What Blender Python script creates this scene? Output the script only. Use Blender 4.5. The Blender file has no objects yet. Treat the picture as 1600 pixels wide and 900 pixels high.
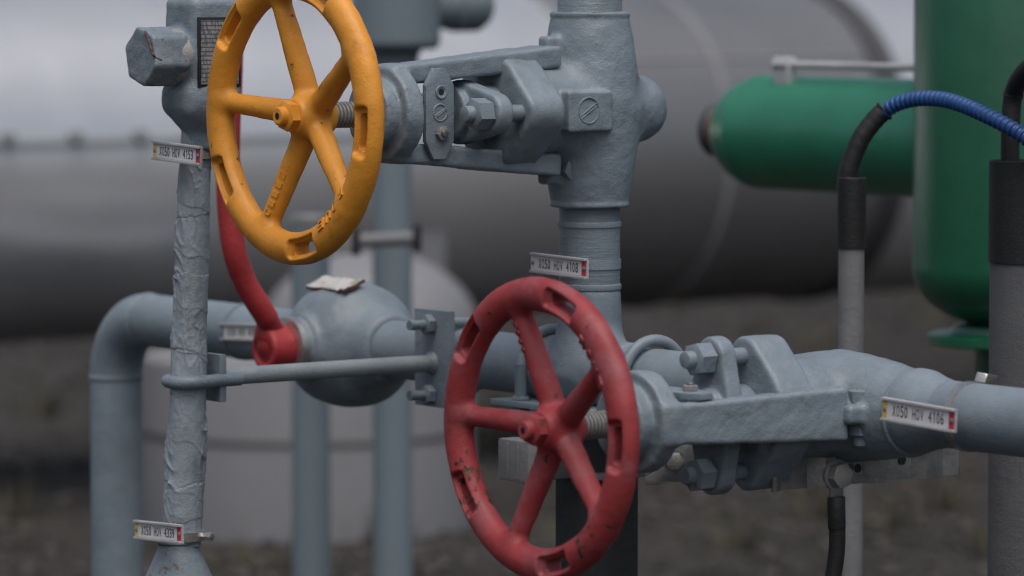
import bpy, bmesh, math, random
import numpy as np
from mathutils import Matrix, Vector, noise as mnoise

C = bpy.context.scene.collection
SC = bpy.context.scene
R = math.radians
random.seed(7); np.random.seed(7)

# ------------------------------------------------------------------ camera, sky, sun, exposure
H = 1.12                                   # camera height
F = 6667.0                                 # focal length in photo pixels (150 mm on 36 mm, 1600 px)
PITCH = R(4.03)
cd = bpy.data.cameras.new('camera'); cam = bpy.data.objects.new('camera', cd); C.objects.link(cam)
cd.lens = 150.0; cd.sensor_width = 36.0; cd.clip_start = 0.05; cd.clip_end = 2000
cam.location = (0, 0, H); cam.rotation_euler = (R(90) - PITCH, 0, 0)
cd.dof.use_dof = True; cd.dof.focus_distance = 4.02; cd.dof.aperture_fstop = 5.2; cd.dof.aperture_blades = 9
SC.camera = cam

SUN_EL, SUN_AZ = R(67), R(172)            # azimuth measured from +Y towards +X
w = bpy.data.worlds.new('World'); SC.world = w; w.use_nodes = True
nt = w.node_tree; bg = nt.nodes['Background']
sky = nt.nodes.new('ShaderNodeTexSky'); sky.sky_type = 'NISHITA'; sky.sun_disc = False
sky.sun_elevation = SUN_EL; sky.sun_rotation = SUN_AZ
sky.air_density = 1.0; sky.dust_density = 6.0; sky.ozone_density = 1.0
hs = nt.nodes.new('ShaderNodeHueSaturation'); hs.inputs['Saturation'].default_value = 0.8
nt.links.new(sky.outputs[0], hs.inputs['Color']); nt.links.new(hs.outputs[0], bg.inputs['Color'])
bg.inputs['Strength'].default_value = 0.115

sl = bpy.data.lights.new('sun', 'SUN'); so = bpy.data.objects.new('sun', sl); C.objects.link(so)
sl.energy = 1.45; sl.angle = R(60); sl.color = (1.0, 0.98, 0.955)
sd = Vector((math.sin(SUN_AZ) * math.cos(SUN_EL), math.cos(SUN_AZ) * math.cos(SUN_EL), math.sin(SUN_EL)))
so.rotation_euler = sd.to_track_quat('Z', 'Y').to_euler(); so.location = sd * 20

SC.view_settings.view_transform = 'Standard'; SC.view_settings.look = 'None'
SC.view_settings.exposure = 0.06; SC.view_settings.gamma = 1.0
SC.cycles.use_denoising = True
SC.cycles.max_bounces = 8
SC.cycles.filter_width = 1.15

# ------------------------------------------------------------------ geometry helpers
_ca, _sa = math.cos(PITCH), math.sin(PITCH)
def P(px, py, Y):
    """the point at world depth Y seen at photo pixel (px, py)"""
    a, b = (px - 800) / F, (450 - py) / F
    d = Vector((a, _ca + b * _sa, -_sa + b * _ca))
    return Vector((0, 0, H)) + d * (Y / d.y)
U = Vector((0.8, 0.6, 0)); V = Vector((0.6, -0.8, 0)); Z = Vector((0, 0, 1))   # the plant's own grid
ZP = H - 0.380                              # axis height of the long pipe
def M(s, u=0.0, z=0.0):                     # a point on the long pipe
    return Vector((0.0766 + 0.6 * s, 4.21 - 0.8 * s, ZP)) + U * u + Z * z

class B:
    """collects verts and faces of one mesh"""
    def __init__(s): s.v = []; s.f = []
    def add(s, v, f):
        n = len(s.v); s.v += [tuple(p) for p in v]; s.f += [tuple(i + n for i in q) for q in f]; return s
    def mesh(s, name='m'):
        me = bpy.data.meshes.new(name); me.from_pydata(s.v, [], s.f)
        bm = bmesh.new(); bm.from_mesh(me); bmesh.ops.recalc_face_normals(bm, faces=bm.faces); bm.to_mesh(me); bm.free()
        return me

def frame(axis):
    a = Vector(axis).normalized()
    t = Vector((0, 0, 1)) if abs(a.z) < 0.9 else Vector((1, 0, 0))
    e1 = t.cross(a).normalized(); e2 = a.cross(e1)
    return e1, e2, a
def lathe(prof, org, axis, seg=48, cap=True, b=None):
    """prof: (distance along the axis, radius)"""
    b = b or B(); e1, e2, a = frame(axis); org = Vector(org); v = []; f = []
    for (h, r) in prof:
        for i in range(seg):
            t = 2 * math.pi * i / seg
            v.append(org + a * h + (e1 * math.cos(t) + e2 * math.sin(t)) * r)
    n = len(prof)
    for k in range(n - 1):
        for i in range(seg):
            j = (i + 1) % seg
            f.append((k * seg + i, k * seg + j, (k + 1) * seg + j, (k + 1) * seg + i))
    if cap:
        f.append(tuple(range(seg))[::-1]); f.append(tuple(range((n - 1) * seg, n * seg)))
    return b.add(v, f)
def cyl(p0, p1, r, seg=40, bev=0.0, b=None):
    p0 = Vector(p0); p1 = Vector(p1); L = (p1 - p0).length
    pr = [(0, r), (L, r)] if bev <= 0 else [(0, r - bev), (bev * .3, r - bev * .3), (bev, r), (L - bev, r), (L - bev * .3, r - bev * .3), (L, r - bev)]
    return lathe(pr, p0, p1 - p0, seg, True, b)
def hexprism(p0, p1, across, b=None, rot=0.0, bev=0.08, n=6):
    p0 = Vector(p0); p1 = Vector(p1); e1, e2, a = frame(p1 - p0); L = (p1 - p0).length
    rc = across / 2 / math.cos(math.pi / n); b = b or B(); v = []; f = []
    be = across * bev
    rings = [(0, rc - be), (be * .6, rc), (L - be * .6, rc), (L, rc - be)]
    for h, r in rings:
        for i in range(n):
            t = rot + 2 * math.pi * i / n
            v.append(p0 + a * h + (e1 * math.cos(t) + e2 * math.sin(t)) * r)
    for k in range(3):
        for i in range(n):
            j = (i + 1) % n; f.append((k * n + i, k * n + j, (k + 1) * n + j, (k + 1) * n + i))
    f.append(tuple(range(n))[::-1]); f.append(tuple(range(3 * n, 4 * n)))
    return b.add(v, f)
def box(c, half, ax=(U, V, Z), bev=0.0, b=None, seg=2):
    b = b or B(); bm = bmesh.new(); bmesh.ops.create_cube(bm, size=2)
    for v in bm.verts: v.co = Vector((v.co.x * half[0], v.co.y * half[1], v.co.z * half[2]))
    if bev > 0: bmesh.ops.bevel(bm, geom=bm.edges[:], offset=bev, segments=seg, affect='EDGES', profile=.6)
    c = Vector(c); bm.verts.index_update()
    v = [c + ax[0] * q.co.x + ax[1] * q.co.y + ax[2] * q.co.z for q in bm.verts]
    f = [[q.index for q in fc.verts] for fc in bm.faces]; bm.free()
    return b.add(v, f)
def catmull(pts, n=10):
    p = [Vector(q) for q in pts]; p = [p[0] * 2 - p[1]] + p + [p[-1] * 2 - p[-2]]; out = []
    for i in range(1, len(p) - 2):
        for k in range(n):
            t = k / n
            out.append(0.5 * ((2 * p[i]) + (p[i + 1] - p[i - 1]) * t + (2 * p[i - 1] - 5 * p[i] + 4 * p[i + 1] - p[i + 2]) * t * t + (3 * p[i] - p[i - 1] - 3 * p[i + 1] + p[i + 2]) * t ** 3))
    out.append(p[-2]); return out
def sweep(pts, rad, seg=20, b=None, flat=None):
    """tube along points; rad a number or a list; flat = (axis, factor) squeezes the section along an axis"""
    b = b or B(); pts = [Vector(p) for p in pts]; n = len(pts)
    rad = rad if isinstance(rad, (list, tuple)) else [rad] * n
    tg = [(pts[min(i + 1, n - 1)] - pts[max(i - 1, 0)]).normalized() for i in range(n)]
    e1, e2, _ = frame(tg[0]); v = []; f = []
    for i in range(n):
        e1 = (e1 - tg[i] * e1.dot(tg[i])).normalized(); e2 = tg[i].cross(e1)
        for k in range(seg):
            t = 2 * math.pi * k / seg; d = (e1 * math.cos(t) + e2 * math.sin(t)) * rad[i]
            if flat: d = d - flat[0] * d.dot(flat[0]) * (1 - flat[1])
            v.append(pts[i] + d)
    for i in range(n - 1):
        for k in range(seg):
            j = (k + 1) % seg; f.append((i * seg + k, i * seg + j, (i + 1) * seg + j, (i + 1) * seg + k))
    f.append(tuple(range(seg))[::-1]); f.append(tuple(range((n - 1) * seg, n * seg)))
    return b.add(v, f)
def prism(poly, org, ex, ey, ez, depth, bev=0.0, b=None):
    """extrude a 2-D outline (in ex, ey) by depth along ez"""
    b = b or B(); bm = bmesh.new()
    vs = [bm.verts.new((x, y, 0)) for x, y in poly]; fc = bm.faces.new(vs)
    r = bmesh.ops.extrude_face_region(bm, geom=[fc])
    for q in r['geom']:
        if isinstance(q, bmesh.types.BMVert): q.co.z = depth
    if bev > 0: bmesh.ops.bevel(bm, geom=bm.edges[:], offset=bev, segments=2, affect='EDGES', profile=.6)
    bm.verts.index_update(); org = Vector(org)
    v = [org + ex * q.co.x + ey * q.co.y + ez * q.co.z for q in bm.verts]
    f = [[q.index for q in fc.verts] for fc in bm.faces]; bm.free()
    return b.add(v, f)

# ------------------------------------------------------------------ signed distance castings (numpy surface nets)
def vlen(a): return np.sqrt((a * a).sum(-1))
def smin(a, b, k):
    h = np.clip(0.5 + 0.5 * (b - a) / k, 0, 1); return b + (a - b) * h - k * h * (1 - h)
def smax(a, b, k): return -smin(-a, -b, k)
def s_capsule(p, a, b, ra, rb):
    a = np.array(a, float); b = np.array(b, float); ab = b - a
    t = np.clip(((p - a) @ ab) / (ab @ ab), 0, 1)
    return vlen(p - a - t[:, None] * ab) - (ra + (rb - ra) * t)
def s_cyl(p, a, b, r, rnd=0.002):
    a = np.array(a, float); b = np.array(b, float); L = np.linalg.norm(b - a); n = (b - a) / L
    q = p - (a + b) / 2; h = q @ n; rad = vlen(q - h[:, None] * n)
    d1 = rad - (r - rnd); d2 = np.abs(h) - (L / 2 - rnd)
    return np.minimum(np.maximum(d1, d2), 0) + np.sqrt(np.maximum(d1, 0) ** 2 + np.maximum(d2, 0) ** 2) - rnd
def s_cone(p, a, b, ra, rb, rnd=0.002):
    a = np.array(a, float); b = np.array(b, float); L = np.linalg.norm(b - a); n = (b - a) / L
    h = (p - a) @ n; rad = vlen(p - a - h[:, None] * n); t = np.clip(h / L, 0, 1)
    d1 = (rad - (ra + (rb - ra) * t)) * .95; d2 = np.abs(h - L / 2) - L / 2
    return smax(d1, d2, rnd * 2)
def s_box(p, c, half, ax=None, rnd=0.002):
    q = p - np.array(c, float)
    if ax is not None: q = q @ np.array([list(a) for a in ax], float).T
    q = np.abs(q) - (np.array(half, float) - rnd)
    return vlen(np.maximum(q, 0)) + np.minimum(q.max(-1), 0) - rnd
def s_beam(p, x0, x1, zc, th, wd, rnd=0.003):
    """a bar along X whose centre height, thickness and width change linearly"""
    x = p[:, 0]; t = np.clip((x - x0) / (x1 - x0), 0, 1)
    q = np.stack([np.abs(x - (x0 + x1) / 2) - ((x1 - x0) / 2 - rnd),
                  np.abs(p[:, 1]) - ((wd[0] + (wd[1] - wd[0]) * t) / 2 - rnd),
                  np.abs(p[:, 2] - (zc[0] + (zc[1] - zc[0]) * t)) - ((th[0] + (th[1] - th[0]) * t) / 2 - rnd)], -1)
    return vlen(np.maximum(q, 0)) + np.minimum(q.max(-1), 0) - rnd
def s_oval(p, x0, x1, rc, ye, re, rnd=0.003):
    """rhombic flange in the YZ plane: a round centre drawn out to an eye on each side"""
    y = np.abs(p[:, 1]); z = p[:, 2]; q = np.stack([y, z], -1)
    bb_ = (rc - re) / ye; aa_ = math.sqrt(1 - bb_ * bb_); az_ = np.abs(z); kk = -bb_ * az_ + aa_ * y
    d2 = np.where(kk < 0, np.sqrt(y * y + z * z) - rc, np.where(kk > aa_ * ye, np.sqrt((y - ye) ** 2 + z * z) - re, aa_ * az_ + bb_ * y - rc))
    d1 = np.abs(p[:, 0] - (x0 + x1) / 2) - (x1 - x0) / 2
    d2 = d2 + rnd; d1 = d1 + rnd
    return np.minimum(np.maximum(d1, d2), 0) + np.sqrt(np.maximum(d1, 0) ** 2 + np.maximum(d2, 0) ** 2) - rnd

def nets(f, lo, hi, h, relief=0.0, rscale=60.0):
    lo = np.array(lo, float); n = np.ceil((np.array(hi, float) - lo) / h).astype(int) + 1
    ax = [lo[i] + h * np.arange(n[i]) for i in range(3)]
    val = np.empty(n, np.float32)
    yz = np.stack(np.meshgrid(ax[1], ax[2], indexing='ij'), -1).reshape(-1, 2)
    for i in range(n[0]):
        val[i] = f(np.concatenate([np.full((len(yz), 1), ax[0][i]), yz], 1)).reshape(n[1], n[2])
    ins = val < 0
    corner = [(a, b, c) for a in (0, 1) for b in (0, 1) for c in (0, 1)]
    cs = lambda A, o: A[o[0]:n[0] - 1 + o[0], o[1]:n[1] - 1 + o[1], o[2]:n[2] - 1 + o[2]]
    cnt = sum(cs(ins, o).astype(np.int8) for o in corner)
    act = (cnt > 0) & (cnt < 8); idx = np.argwhere(act)
    vid = np.full(n - 1, -1, np.int64); vid[act] = np.arange(len(idx))
    acc = np.zeros((len(idx), 3)); num = np.zeros(len(idx))
    for o in corner:
        for d in range(3):
            if o[d]: continue
            o2 = list(o); o2[d] = 1
            a = val[tuple((idx + o).T)]; b = val[tuple((idx + o2).T)]
            m = (a < 0) != (b < 0); t = np.where(m, a / np.where(m, a - b, 1), 0)
            pos = np.tile(np.array(o, float), (len(idx), 1)); pos[:, d] += t
            acc += pos * m[:, None]; num += m
    v = lo + h * (idx + acc / num[:, None])
    e = h * .3
    def grad(v):
        g = np.stack([f(v + np.eye(3)[k] * e) - f(v - np.eye(3)[k] * e) for k in range(3)], -1) / (2 * e)
        return g
    for _ in range(3):
        g = grad(v); gl = np.maximum((g * g).sum(-1), .2)
        st = (f(v) / gl)[:, None] * g; sl_ = vlen(st); st *= np.minimum(1, h * .7 / np.maximum(sl_, 1e-9))[:, None]
        v = v - st
    nrm = grad(v); nrm /= np.maximum(vlen(nrm), 1e-6)[:, None]
    if relief > 0:
        dv = np.array([mnoise.fractal(Vector(p * rscale), 1.0, 2.0, 3) for p in v]); v = v + nrm * (dv * relief)[:, None]
    faces = []
    for d in range(3):
        e1, e2 = (d + 1) % 3, (d + 2) % 3
        s0 = [slice(None)] * 3; s1 = [slice(None)] * 3; s0[d] = slice(0, n[d] - 1); s1[d] = slice(1, n[d])
        ch = ins[tuple(s0)] != ins[tuple(s1)]
        g = np.argwhere(ch); g = g[(g[:, e1] > 0) & (g[:, e2] > 0) & (g[:, e1] < n[e1] - 1) & (g[:, e2] < n[e2] - 1)]
        u1 = np.zeros(3, int); u1[e1] = 1; u2 = np.zeros(3, int); u2[e2] = 1
        q = np.stack([vid[tuple((g - u1 - u2).T)], vid[tuple((g - u2).T)], vid[tuple(g.T)], vid[tuple((g - u1).T)]], -1)
        flip = ~ins[tuple(g.T)]; q[flip] = q[flip][:, ::-1]; faces.append(q)
    return v, np.concatenate(faces), nrm
def np_mesh(v, f, nrm=None):
    used, inv = np.unique(f, return_inverse=True); v2 = v[used]; f2 = inv.reshape(f.shape)
    me = bpy.data.meshes.new('m'); me.from_pydata(v2.tolist(), [], f2.tolist()); me.update()
    for p in me.polygons: p.use_smooth = True
    if nrm is not None: me.normals_split_custom_set_from_vertices([tuple(q) for q in nrm[used]])
    return me
def cast(f, lo, hi, h, relief=0.0, rscale=60.0):
    v, q, n = nets(f, lo, hi, h, relief, rscale); return np_mesh(v, q)

# ------------------------------------------------------------------ scene helpers
MW = {}
def thing(name, label, cat, mat=None, group=None):
    o = bpy.data.objects.new(name, None); C.objects.link(o); o.empty_display_size = .05
    m = mat if isinstance(mat, Matrix) else Matrix.Translation(mat if mat is not None else (0, 0, 0))
    o.matrix_world = m; MW[o] = m.copy(); o['label'] = label; o['category'] = cat
    if group: o['group'] = group
    return o
def obj(name, shape, mat, parent=None, local=False, smooth=35, label=None):
    """one mesh object; shape in world space unless local"""
    me = shape.mesh(name) if isinstance(shape, B) else shape
    me.name = name
    o = bpy.data.objects.new(name, me); C.objects.link(o)
    if isinstance(shape, B):
        for p in me.polygons: p.use_smooth = True
        me.set_sharp_from_angle(angle=R(smooth))
    if mat: me.materials.clear(); me.materials.append(mat)
    MW[o] = Matrix.Identity(4)
    if parent:
        o.parent = parent; MW[o] = MW[parent].copy()
        if not local: me.transform(MW[parent].inverted())
    if label: o['label'] = label
    return o
def tag(o, label, cat, group=None):
    o['label'] = label; o['category'] = cat
    if group: o['group'] = group
    return o
def structure(o): o['kind'] = 'structure'; return o
def text_shape(s, ext=0.0006, off=0.0):
    cu = bpy.data.curves.new('t', 'FONT'); cu.body = s; cu.extrude = ext; cu.offset = off; cu.resolution_u = 3
    o = bpy.data.objects.new('t', cu); C.objects.link(o)
    me = bpy.data.meshes.new_from_object(o.evaluated_get(bpy.context.evaluated_depsgraph_get()))
    v = np.array([list(q.co) for q in me.vertices]) if len(me.vertices) else np.zeros((0, 3)); f = [list(p.vertices) for p in me.polygons]
    bpy.data.objects.remove(o); bpy.data.curves.remove(cu); bpy.data.meshes.remove(me)
    return v, f
def fit_text(s, wid, hei, ext, ex, ey, ez, org, b=None, off=0.0):
    """text centred on org, scaled to wid x hei"""
    b = b or B(); v, f = text_shape(s, 1.0, off)
    lo, hi = v.min(0), v.max(0); sc = np.array([wid, hei]) / (hi - lo)[:2]
    return b.add([Vector(org) + ex * ((p[0] - (lo[0] + hi[0]) / 2) * sc[0]) + ey * ((p[1] - (lo[1] + hi[1]) / 2) * sc[1]) + ez * (p[2] * ext) for p in v], f)

# ------------------------------------------------------------------ materials
class NT:
    def __init__(s, name):
        s.m = bpy.data.materials.new(name); s.m.use_nodes = True; s.t = s.m.node_tree; s.b = s.t.nodes['Principled BSDF']
        tc = s.t.nodes.new('ShaderNodeTexCoord'); oi = s.t.nodes.new('ShaderNodeObjectInfo')
        ml = s.t.nodes.new('ShaderNodeVectorMath'); ml.operation = 'SCALE'; ml.inputs[0].default_value = (3.1, 5.3, 7.7)
        s.t.links.new(oi.outputs['Random'], ml.inputs['Scale'])
        ad = s.t.nodes.new('ShaderNodeVectorMath'); s.t.links.new(tc.outputs['Object'], ad.inputs[0]); s.t.links.new(ml.outputs[0], ad.inputs[1])
        s.co = ad.outputs[0]; s.raw = tc.outputs['Object']
    def n(s, k): return s.t.nodes.new(k)
    def l(s, a, b): s.t.links.new(a, b)
    def noise(s, scale, detail=4, rough=.55, stretch=None, raw=False):
        n = s.n('ShaderNodeTexNoise'); n.inputs['Scale'].default_value = scale; n.inputs['Detail'].default_value = detail; n.inputs['Roughness'].default_value = rough
        co = s.raw if raw else s.co
        if stretch:
            mp = s.n('ShaderNodeMapping'); mp.inputs['Scale'].default_value = stretch; s.l(co, mp.inputs[0]); co = mp.outputs[0]
        s.l(co, n.inputs['Vector']); return n.outputs['Fac']
    def ramp(s, fac, a, b):
        n = s.n('ShaderNodeMapRange'); n.inputs['From Min'].default_value = a; n.inputs['From Max'].default_value = b; n.interpolation_type = 'SMOOTHSTEP'
        s.l(fac, n.inputs['Value']); return n.outputs['Result']
    def mul(s, a, b):
        n = s.n('ShaderNodeMath'); n.operation = 'MULTIPLY'
        for i, q in enumerate((a, b)):
            if isinstance(q, (int, float)): n.inputs[i].default_value = q
            else: s.l(q, n.inputs[i])
        return n.outputs[0]
    def addm(s, a, b):
        n = s.n('ShaderNodeMath'); n.operation = 'ADD'
        for i, q in enumerate((a, b)):
            if isinstance(q, (int, float)): n.inputs[i].default_value = q
            else: s.l(q, n.inputs[i])
        return n.outputs[0]
    def mix(s, fac, a, b):
        n = s.n('ShaderNodeMix'); n.data_type = 'RGBA'
        if isinstance(fac, (int, float)): n.inputs['Factor'].default_value = fac
        else: s.l(fac, n.inputs['Factor'])
        for k, q in (('A', a), ('B', b)):
            i = [x for x in n.inputs if x.name == k and x.type == 'RGBA'][0]
            if isinstance(q, tuple): i.default_value = q + (1,) if len(q) == 3 else q
            else: s.l(q, i)
        return [x for x in n.outputs if x.type == 'RGBA'][0]
    def bump(s, hgt, dist, strength=1.0, prev=None):
        n = s.n('ShaderNodeBump'); n.inputs['Distance'].default_value = dist; n.inputs['Strength'].default_value = strength
        s.l(hgt, n.inputs['Height'])
        if prev is not None: s.l(prev, n.inputs['Normal'])
        return n.outputs[0]
    def done(s, col, rough=.5, metal=0.0, nrm=None, spec=.5):
        b = s.b
        if isinstance(col, tuple): b.inputs['Base Color'].default_value = col + (1,)
        else: s.l(col, b.inputs['Base Color'])
        if isinstance(rough, (int, float)): b.inputs['Roughness'].default_value = rough
        else: s.l(rough, b.inputs['Roughness'])
        b.inputs['Metallic'].default_value = metal; b.inputs['Specular IOR Level'].default_value = spec
        if nrm is not None: s.l(nrm, b.inputs['Normal'])
        return s.m

def paint(name, base, vary=.12, rough=.5, chips=0.0, chip_col=(.05, .03, .02), lumps=.0022, grain=.0005, grime=.3, grime_col=(.07, .075, .05), streak=None, fade=None, spec=.45, mid=.0011, rust=0.0):
    t = NT(name)
    big = t.noise(14, 5, .6); fine = t.noise(160, 4, .6)
    lo = tuple(c * (1 - vary) for c in base); hi = tuple(min(1, c * (1 + vary)) for c in base)
    col = t.mix(t.ramp(big, .3, .7), lo, hi)
    if fade: col = t.mix(t.mul(t.ramp(t.noise(22, 5, .65), .45, .68), fade[1]), col, fade[0])
    col = t.mix(t.mul(t.ramp(fine, .55, .8), .25), col, tuple(c * .6 for c in base))
    g = t.mul(t.ramp(t.noise(30, 7, .7), .56, .74), grime)
    col = t.mix(g, col, grime_col)
    if rust:
        rn = t.addm(t.mul(t.noise(85, 6, .7), .5), t.mul(t.noise(12, 2, .5, (1, 1, .6)), .5))
        col = t.mix(t.mul(t.ramp(rn, .645 - rust, .70 - rust), .75), col, t.mix(t.ramp(t.noise(200, 3), .4, .6), (.10, .045, .018), (.055, .055, .03)))
    h = t.addm(t.mul(t.noise(35, 3, .5), lumps / .002), t.mul(t.mul(t.noise(130, 4, .65), mid / .002), t.ramp(t.noise(17, 3, .5), .3, .75)))
    h = t.addm(h, t.mul(t.noise(650, 2, .5), grain / .002))
    if streak: h = t.addm(h, t.mul(t.noise(60, 4, .65, streak), .4))
    if chips > 0:
        cn = t.addm(t.mul(t.noise(60, 5, .65), .58), t.mul(t.noise(8, 2, .5), .42))
        cm = t.ramp(cn, .72 - chips, .735 - chips)
        rim = t.ramp(cn, .69 - chips, .72 - chips)
        col = t.mix(t.mul(rim, .35), col, tuple(c * .75 for c in base))
        col = t.mix(cm, col, t.mix(t.ramp(t.noise(300, 2), .4, .6), chip_col, (.13, .055, .025)))
        h = t.addm(h, t.mul(cm, -.25))
    nrm = t.bump(h, .002)
    rg = t.addm(t.mul(t.noise(40, 4, .6), .22), rough - .11)
    return t.done(col, rg, 0, nrm, spec)

GREY = (.172, .214, .250)
m_grey = paint('grey_paint', GREY, chips=.06, chip_col=(.30, .32, .33), rough=.44, grime=.42, grime_col=(.075, .08, .06), rust=.03)
m_grey_pipe = paint('grey_pipe_paint', GREY, chips=.02, chip_col=(.12,.11,.1), grime=.25, lumps=.0014, mid=.0007)
m_brush = paint('brushed_grey_paint', (.150, .188, .220), chips=.02, chip_col=(.30,.32,.33), streak=(.35, .35, 5.0), lumps=.0007)
m_wrap = paint('painted_wrap', (.235, .272, .306), vary=.2, chips=.0, lumps=.0012, grime=.5, grime_col=(.09, .10, .095), mid=.001)
m_yellow = paint('yellow_paint', (.66, .272, .028), vary=.10, rough=.45, chips=.088, chip_col=(.13, .055, .015), grime=.6, grime_col=(.22, .09, .02), lumps=.0016, grain=.0003, mid=.0006)
m_red = paint('red_paint', (.285, .032, .036), vary=.2, rough=.55, chips=.115, chip_col=(.03, .010, .010), grime=.4, grime_col=(.12, .022, .022), fade=((.27, .085, .096), .65), lumps=.0016, grain=.0003, mid=.0006)
m_red_lever = paint('red_lever_paint', (.34, .030, .034), vary=.08, rough=.5, chips=.0, grime=.12, grime_col=(.14, .02, .02))
m_green_lit = paint('lit_green_paint', (.014, .160, .088), vary=.10, rough=.34, chips=.0, grime=.12, grime_col=(.01, .06, .035), lumps=.0003, grain=.0001, mid=.0001, spec=.9)  # the vessel's green, lightened in colour for the cylinder's brighter sky-lit top
m_green_shaded = paint('shaded_green_paint', (.004, .088, .044), vary=.10, rough=.34, chips=.0, grime=.1, grime_col=(.01, .06, .035), lumps=.0003, grain=.0001, mid=.0001, spec=.9)  # the cylinder's green, darkened in colour for the dark surroundings the vessel reflects
m_steel = paint('dark_steel', (.20, .20, .195), vary=.3, rough=.36, grime=.6, grime_col=(.06, .05, .04), spec=1.0, lumps=.0008)
m_dark = paint('black_paint', (.012, .013, .014), rough=.6, grime=.2, grime_col=(.03, .03, .03))
m_rubber = paint('black_rubber', (.008, .009, .010), rough=.6, grime=.2, grime_col=(.02, .021, .021), lumps=.0004)
m_blue = paint('blue_plastic', (.014, .062, .20), rough=.42, grime=.25, grime_col=(.03, .06, .14), lumps=.0002, grain=.0001)
m_post = paint('pale_grey_plastic', (.165, .168, .175), rough=.6, grime=.35, grime_col=(.2, .2, .19), lumps=.0005, streak=(4, 4, .15))
m_post_dark = paint('mid_grey_plastic', (.085, .088, .095), rough=.6, grime=.35, grime_col=(.09, .09, .09), lumps=.0004, streak=(4, 4, .15))
m_capw = paint('chalky_plastic', (.17, .17, .175), rough=.7, grime=.5, grime_col=(.15, .15, .14), lumps=.001)
m_rust = paint('rusty_steel', (.10, .045, .028), rough=.7, grime=.5, grime_col=(.05, .03, .02))
m_brown = paint('brown_primer', (.115, .050, .036), rough=.6, grime=.4, grime_col=(.06, .035, .03))
m_collar = paint('dark_grey_collar', (.05, .052, .056), rough=.5)
m_yellowlabel = paint('yellow_label', (.62, .47, .10), rough=.5, grime=.3)
m_redlabel = paint('red_label', (.42, .035, .07), rough=.5, grime=.2)
m_white = paint('white_label', (.62, .62, .63), vary=.05, rough=.45, grime=.45, grime_col=(.36, .35, .31), lumps=.0002, grain=.0001, mid=.0001)
m_alu = paint('aluminium_extrusion', (.42, .42, .43), rough=.4, grime=.3, grime_col=(.2, .19, .17), lumps=.0002, spec=.8)
m_ink = NT('black_ink').done((.02, .02, .022), .6)

def metal(name, col, rough, patches=.3):
    t = NT(name); c = t.mix(t.ramp(t.noise(45, 5, .7), .35, .65), tuple(q * (1 - patches) for q in col), col)
    v = t.n('ShaderNodeTexVoronoi'); v.inputs['Scale'].default_value = 160; t.l(t.co, v.inputs['Vector'])
    c = t.mix(t.mul(t.ramp(v.outputs['Distance'], .1, .6), .2), c, tuple(q * .7 for q in col))
    rg = t.addm(t.mul(t.noise(60, 4), .25), rough - .1)
    return t.done(c, rg, .85, t.bump(t.noise(220, 3), .0003), .5)
m_galv = metal('galvanised_steel', (.36, .37, .375), .34)
m_stainless = metal('stainless_steel', (.55, .54, .52), .28, .2)

def torn_label():
    t = NT('torn_label')
    c = t.mix(t.ramp(t.noise(60, 6, .7), .5, .62), (.46, .45, .44), (.28, .24, .2))
    c = t.mix(t.ramp(t.noise(35, 5, .7), .62, .7), c, (.19, .09, .025))
    return t.done(c, .6, 0, t.bump(t.noise(90, 5), .001))
m_torn = torn_label()
def plate_face():
    """a data plate: pale rows of engraved lines on dark metal, too small to read"""
    t = NT('data_plate_face')
    sp = t.n('ShaderNodeSeparateXYZ'); t.l(t.raw, sp.inputs[0])
    rows = t.n('ShaderNodeMath'); rows.operation = 'PINGPONG'; rows.inputs[1].default_value = .0021; t.l(sp.outputs['Z'], rows.inputs[0])
    row = t.ramp(rows.outputs[0], .0004, .0008)
    nz = t.ramp(t.noise(420, 3, .6, (1, 1, .35)), .42, .56)
    c = t.mix(row, (.06, .065, .07), t.mix(nz, (.11, .115, .12), (.27, .28, .285)))
    return t.done(c, .4, 0, None, .6)
m_plate = plate_face()

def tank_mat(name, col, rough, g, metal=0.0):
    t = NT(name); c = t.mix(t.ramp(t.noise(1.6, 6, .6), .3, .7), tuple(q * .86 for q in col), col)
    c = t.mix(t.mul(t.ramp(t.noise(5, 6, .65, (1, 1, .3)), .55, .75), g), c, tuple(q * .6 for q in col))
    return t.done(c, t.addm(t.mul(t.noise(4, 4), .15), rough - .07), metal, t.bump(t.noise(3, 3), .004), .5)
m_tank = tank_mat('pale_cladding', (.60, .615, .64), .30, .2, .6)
m_tank_falloff = tank_mat('falloff_dark_cladding', (.215, .22, .23), .40, .4, .5)  # cladding tone lowered here to paint in the brightness falling off rightwards
m_tankdark = tank_mat('dark_strap', (.055, .056, .06), .6, .4)
m_tankband = tank_mat('pale_band', (.25, .255, .27), .5, .3)
m_vessel = tank_mat('pale_vessel_paint', (.205, .211, .226), .6, .4)
m_bgpipe = tank_mat('background_pipe_paint', (.165, .21, .24), .5, .25)

def ground_mat():
    t = NT('gravel_soil')
    a = t.ramp(t.noise(1.1, 8, .65, raw=True), .36, .64)
    c = t.mix(a, (.024, .022, .020), (.042, .039, .036))
    c = t.mix(t.ramp(t.noise(28, 5, .7, raw=True), .5, .72), c, (.115, .108, .10))
    c = t.mix(t.mul(t.ramp(t.noise(2.3, 6, .7, raw=True), .58, .72), .3), c, (.055, .06, .022))
    v = t.n('ShaderNodeTexVoronoi'); v.inputs['Scale'].default_value = 34; t.l(t.raw, v.inputs['Vector'])
    return t.done(c, .9, 0, t.bump(v.outputs['Distance'], .03), .2)
m_ground = ground_mat()
def stone_mat():
    t = NT('stone'); oi = t.noise(3, 4, .6, raw=True)
    return t.done(t.mix(t.ramp(oi, .35, .65), (.032, .030, .028), (.08, .075, .07)), .85, 0, t.bump(t.noise(60, 4), .004), .3)
m_stone = stone_mat()
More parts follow.
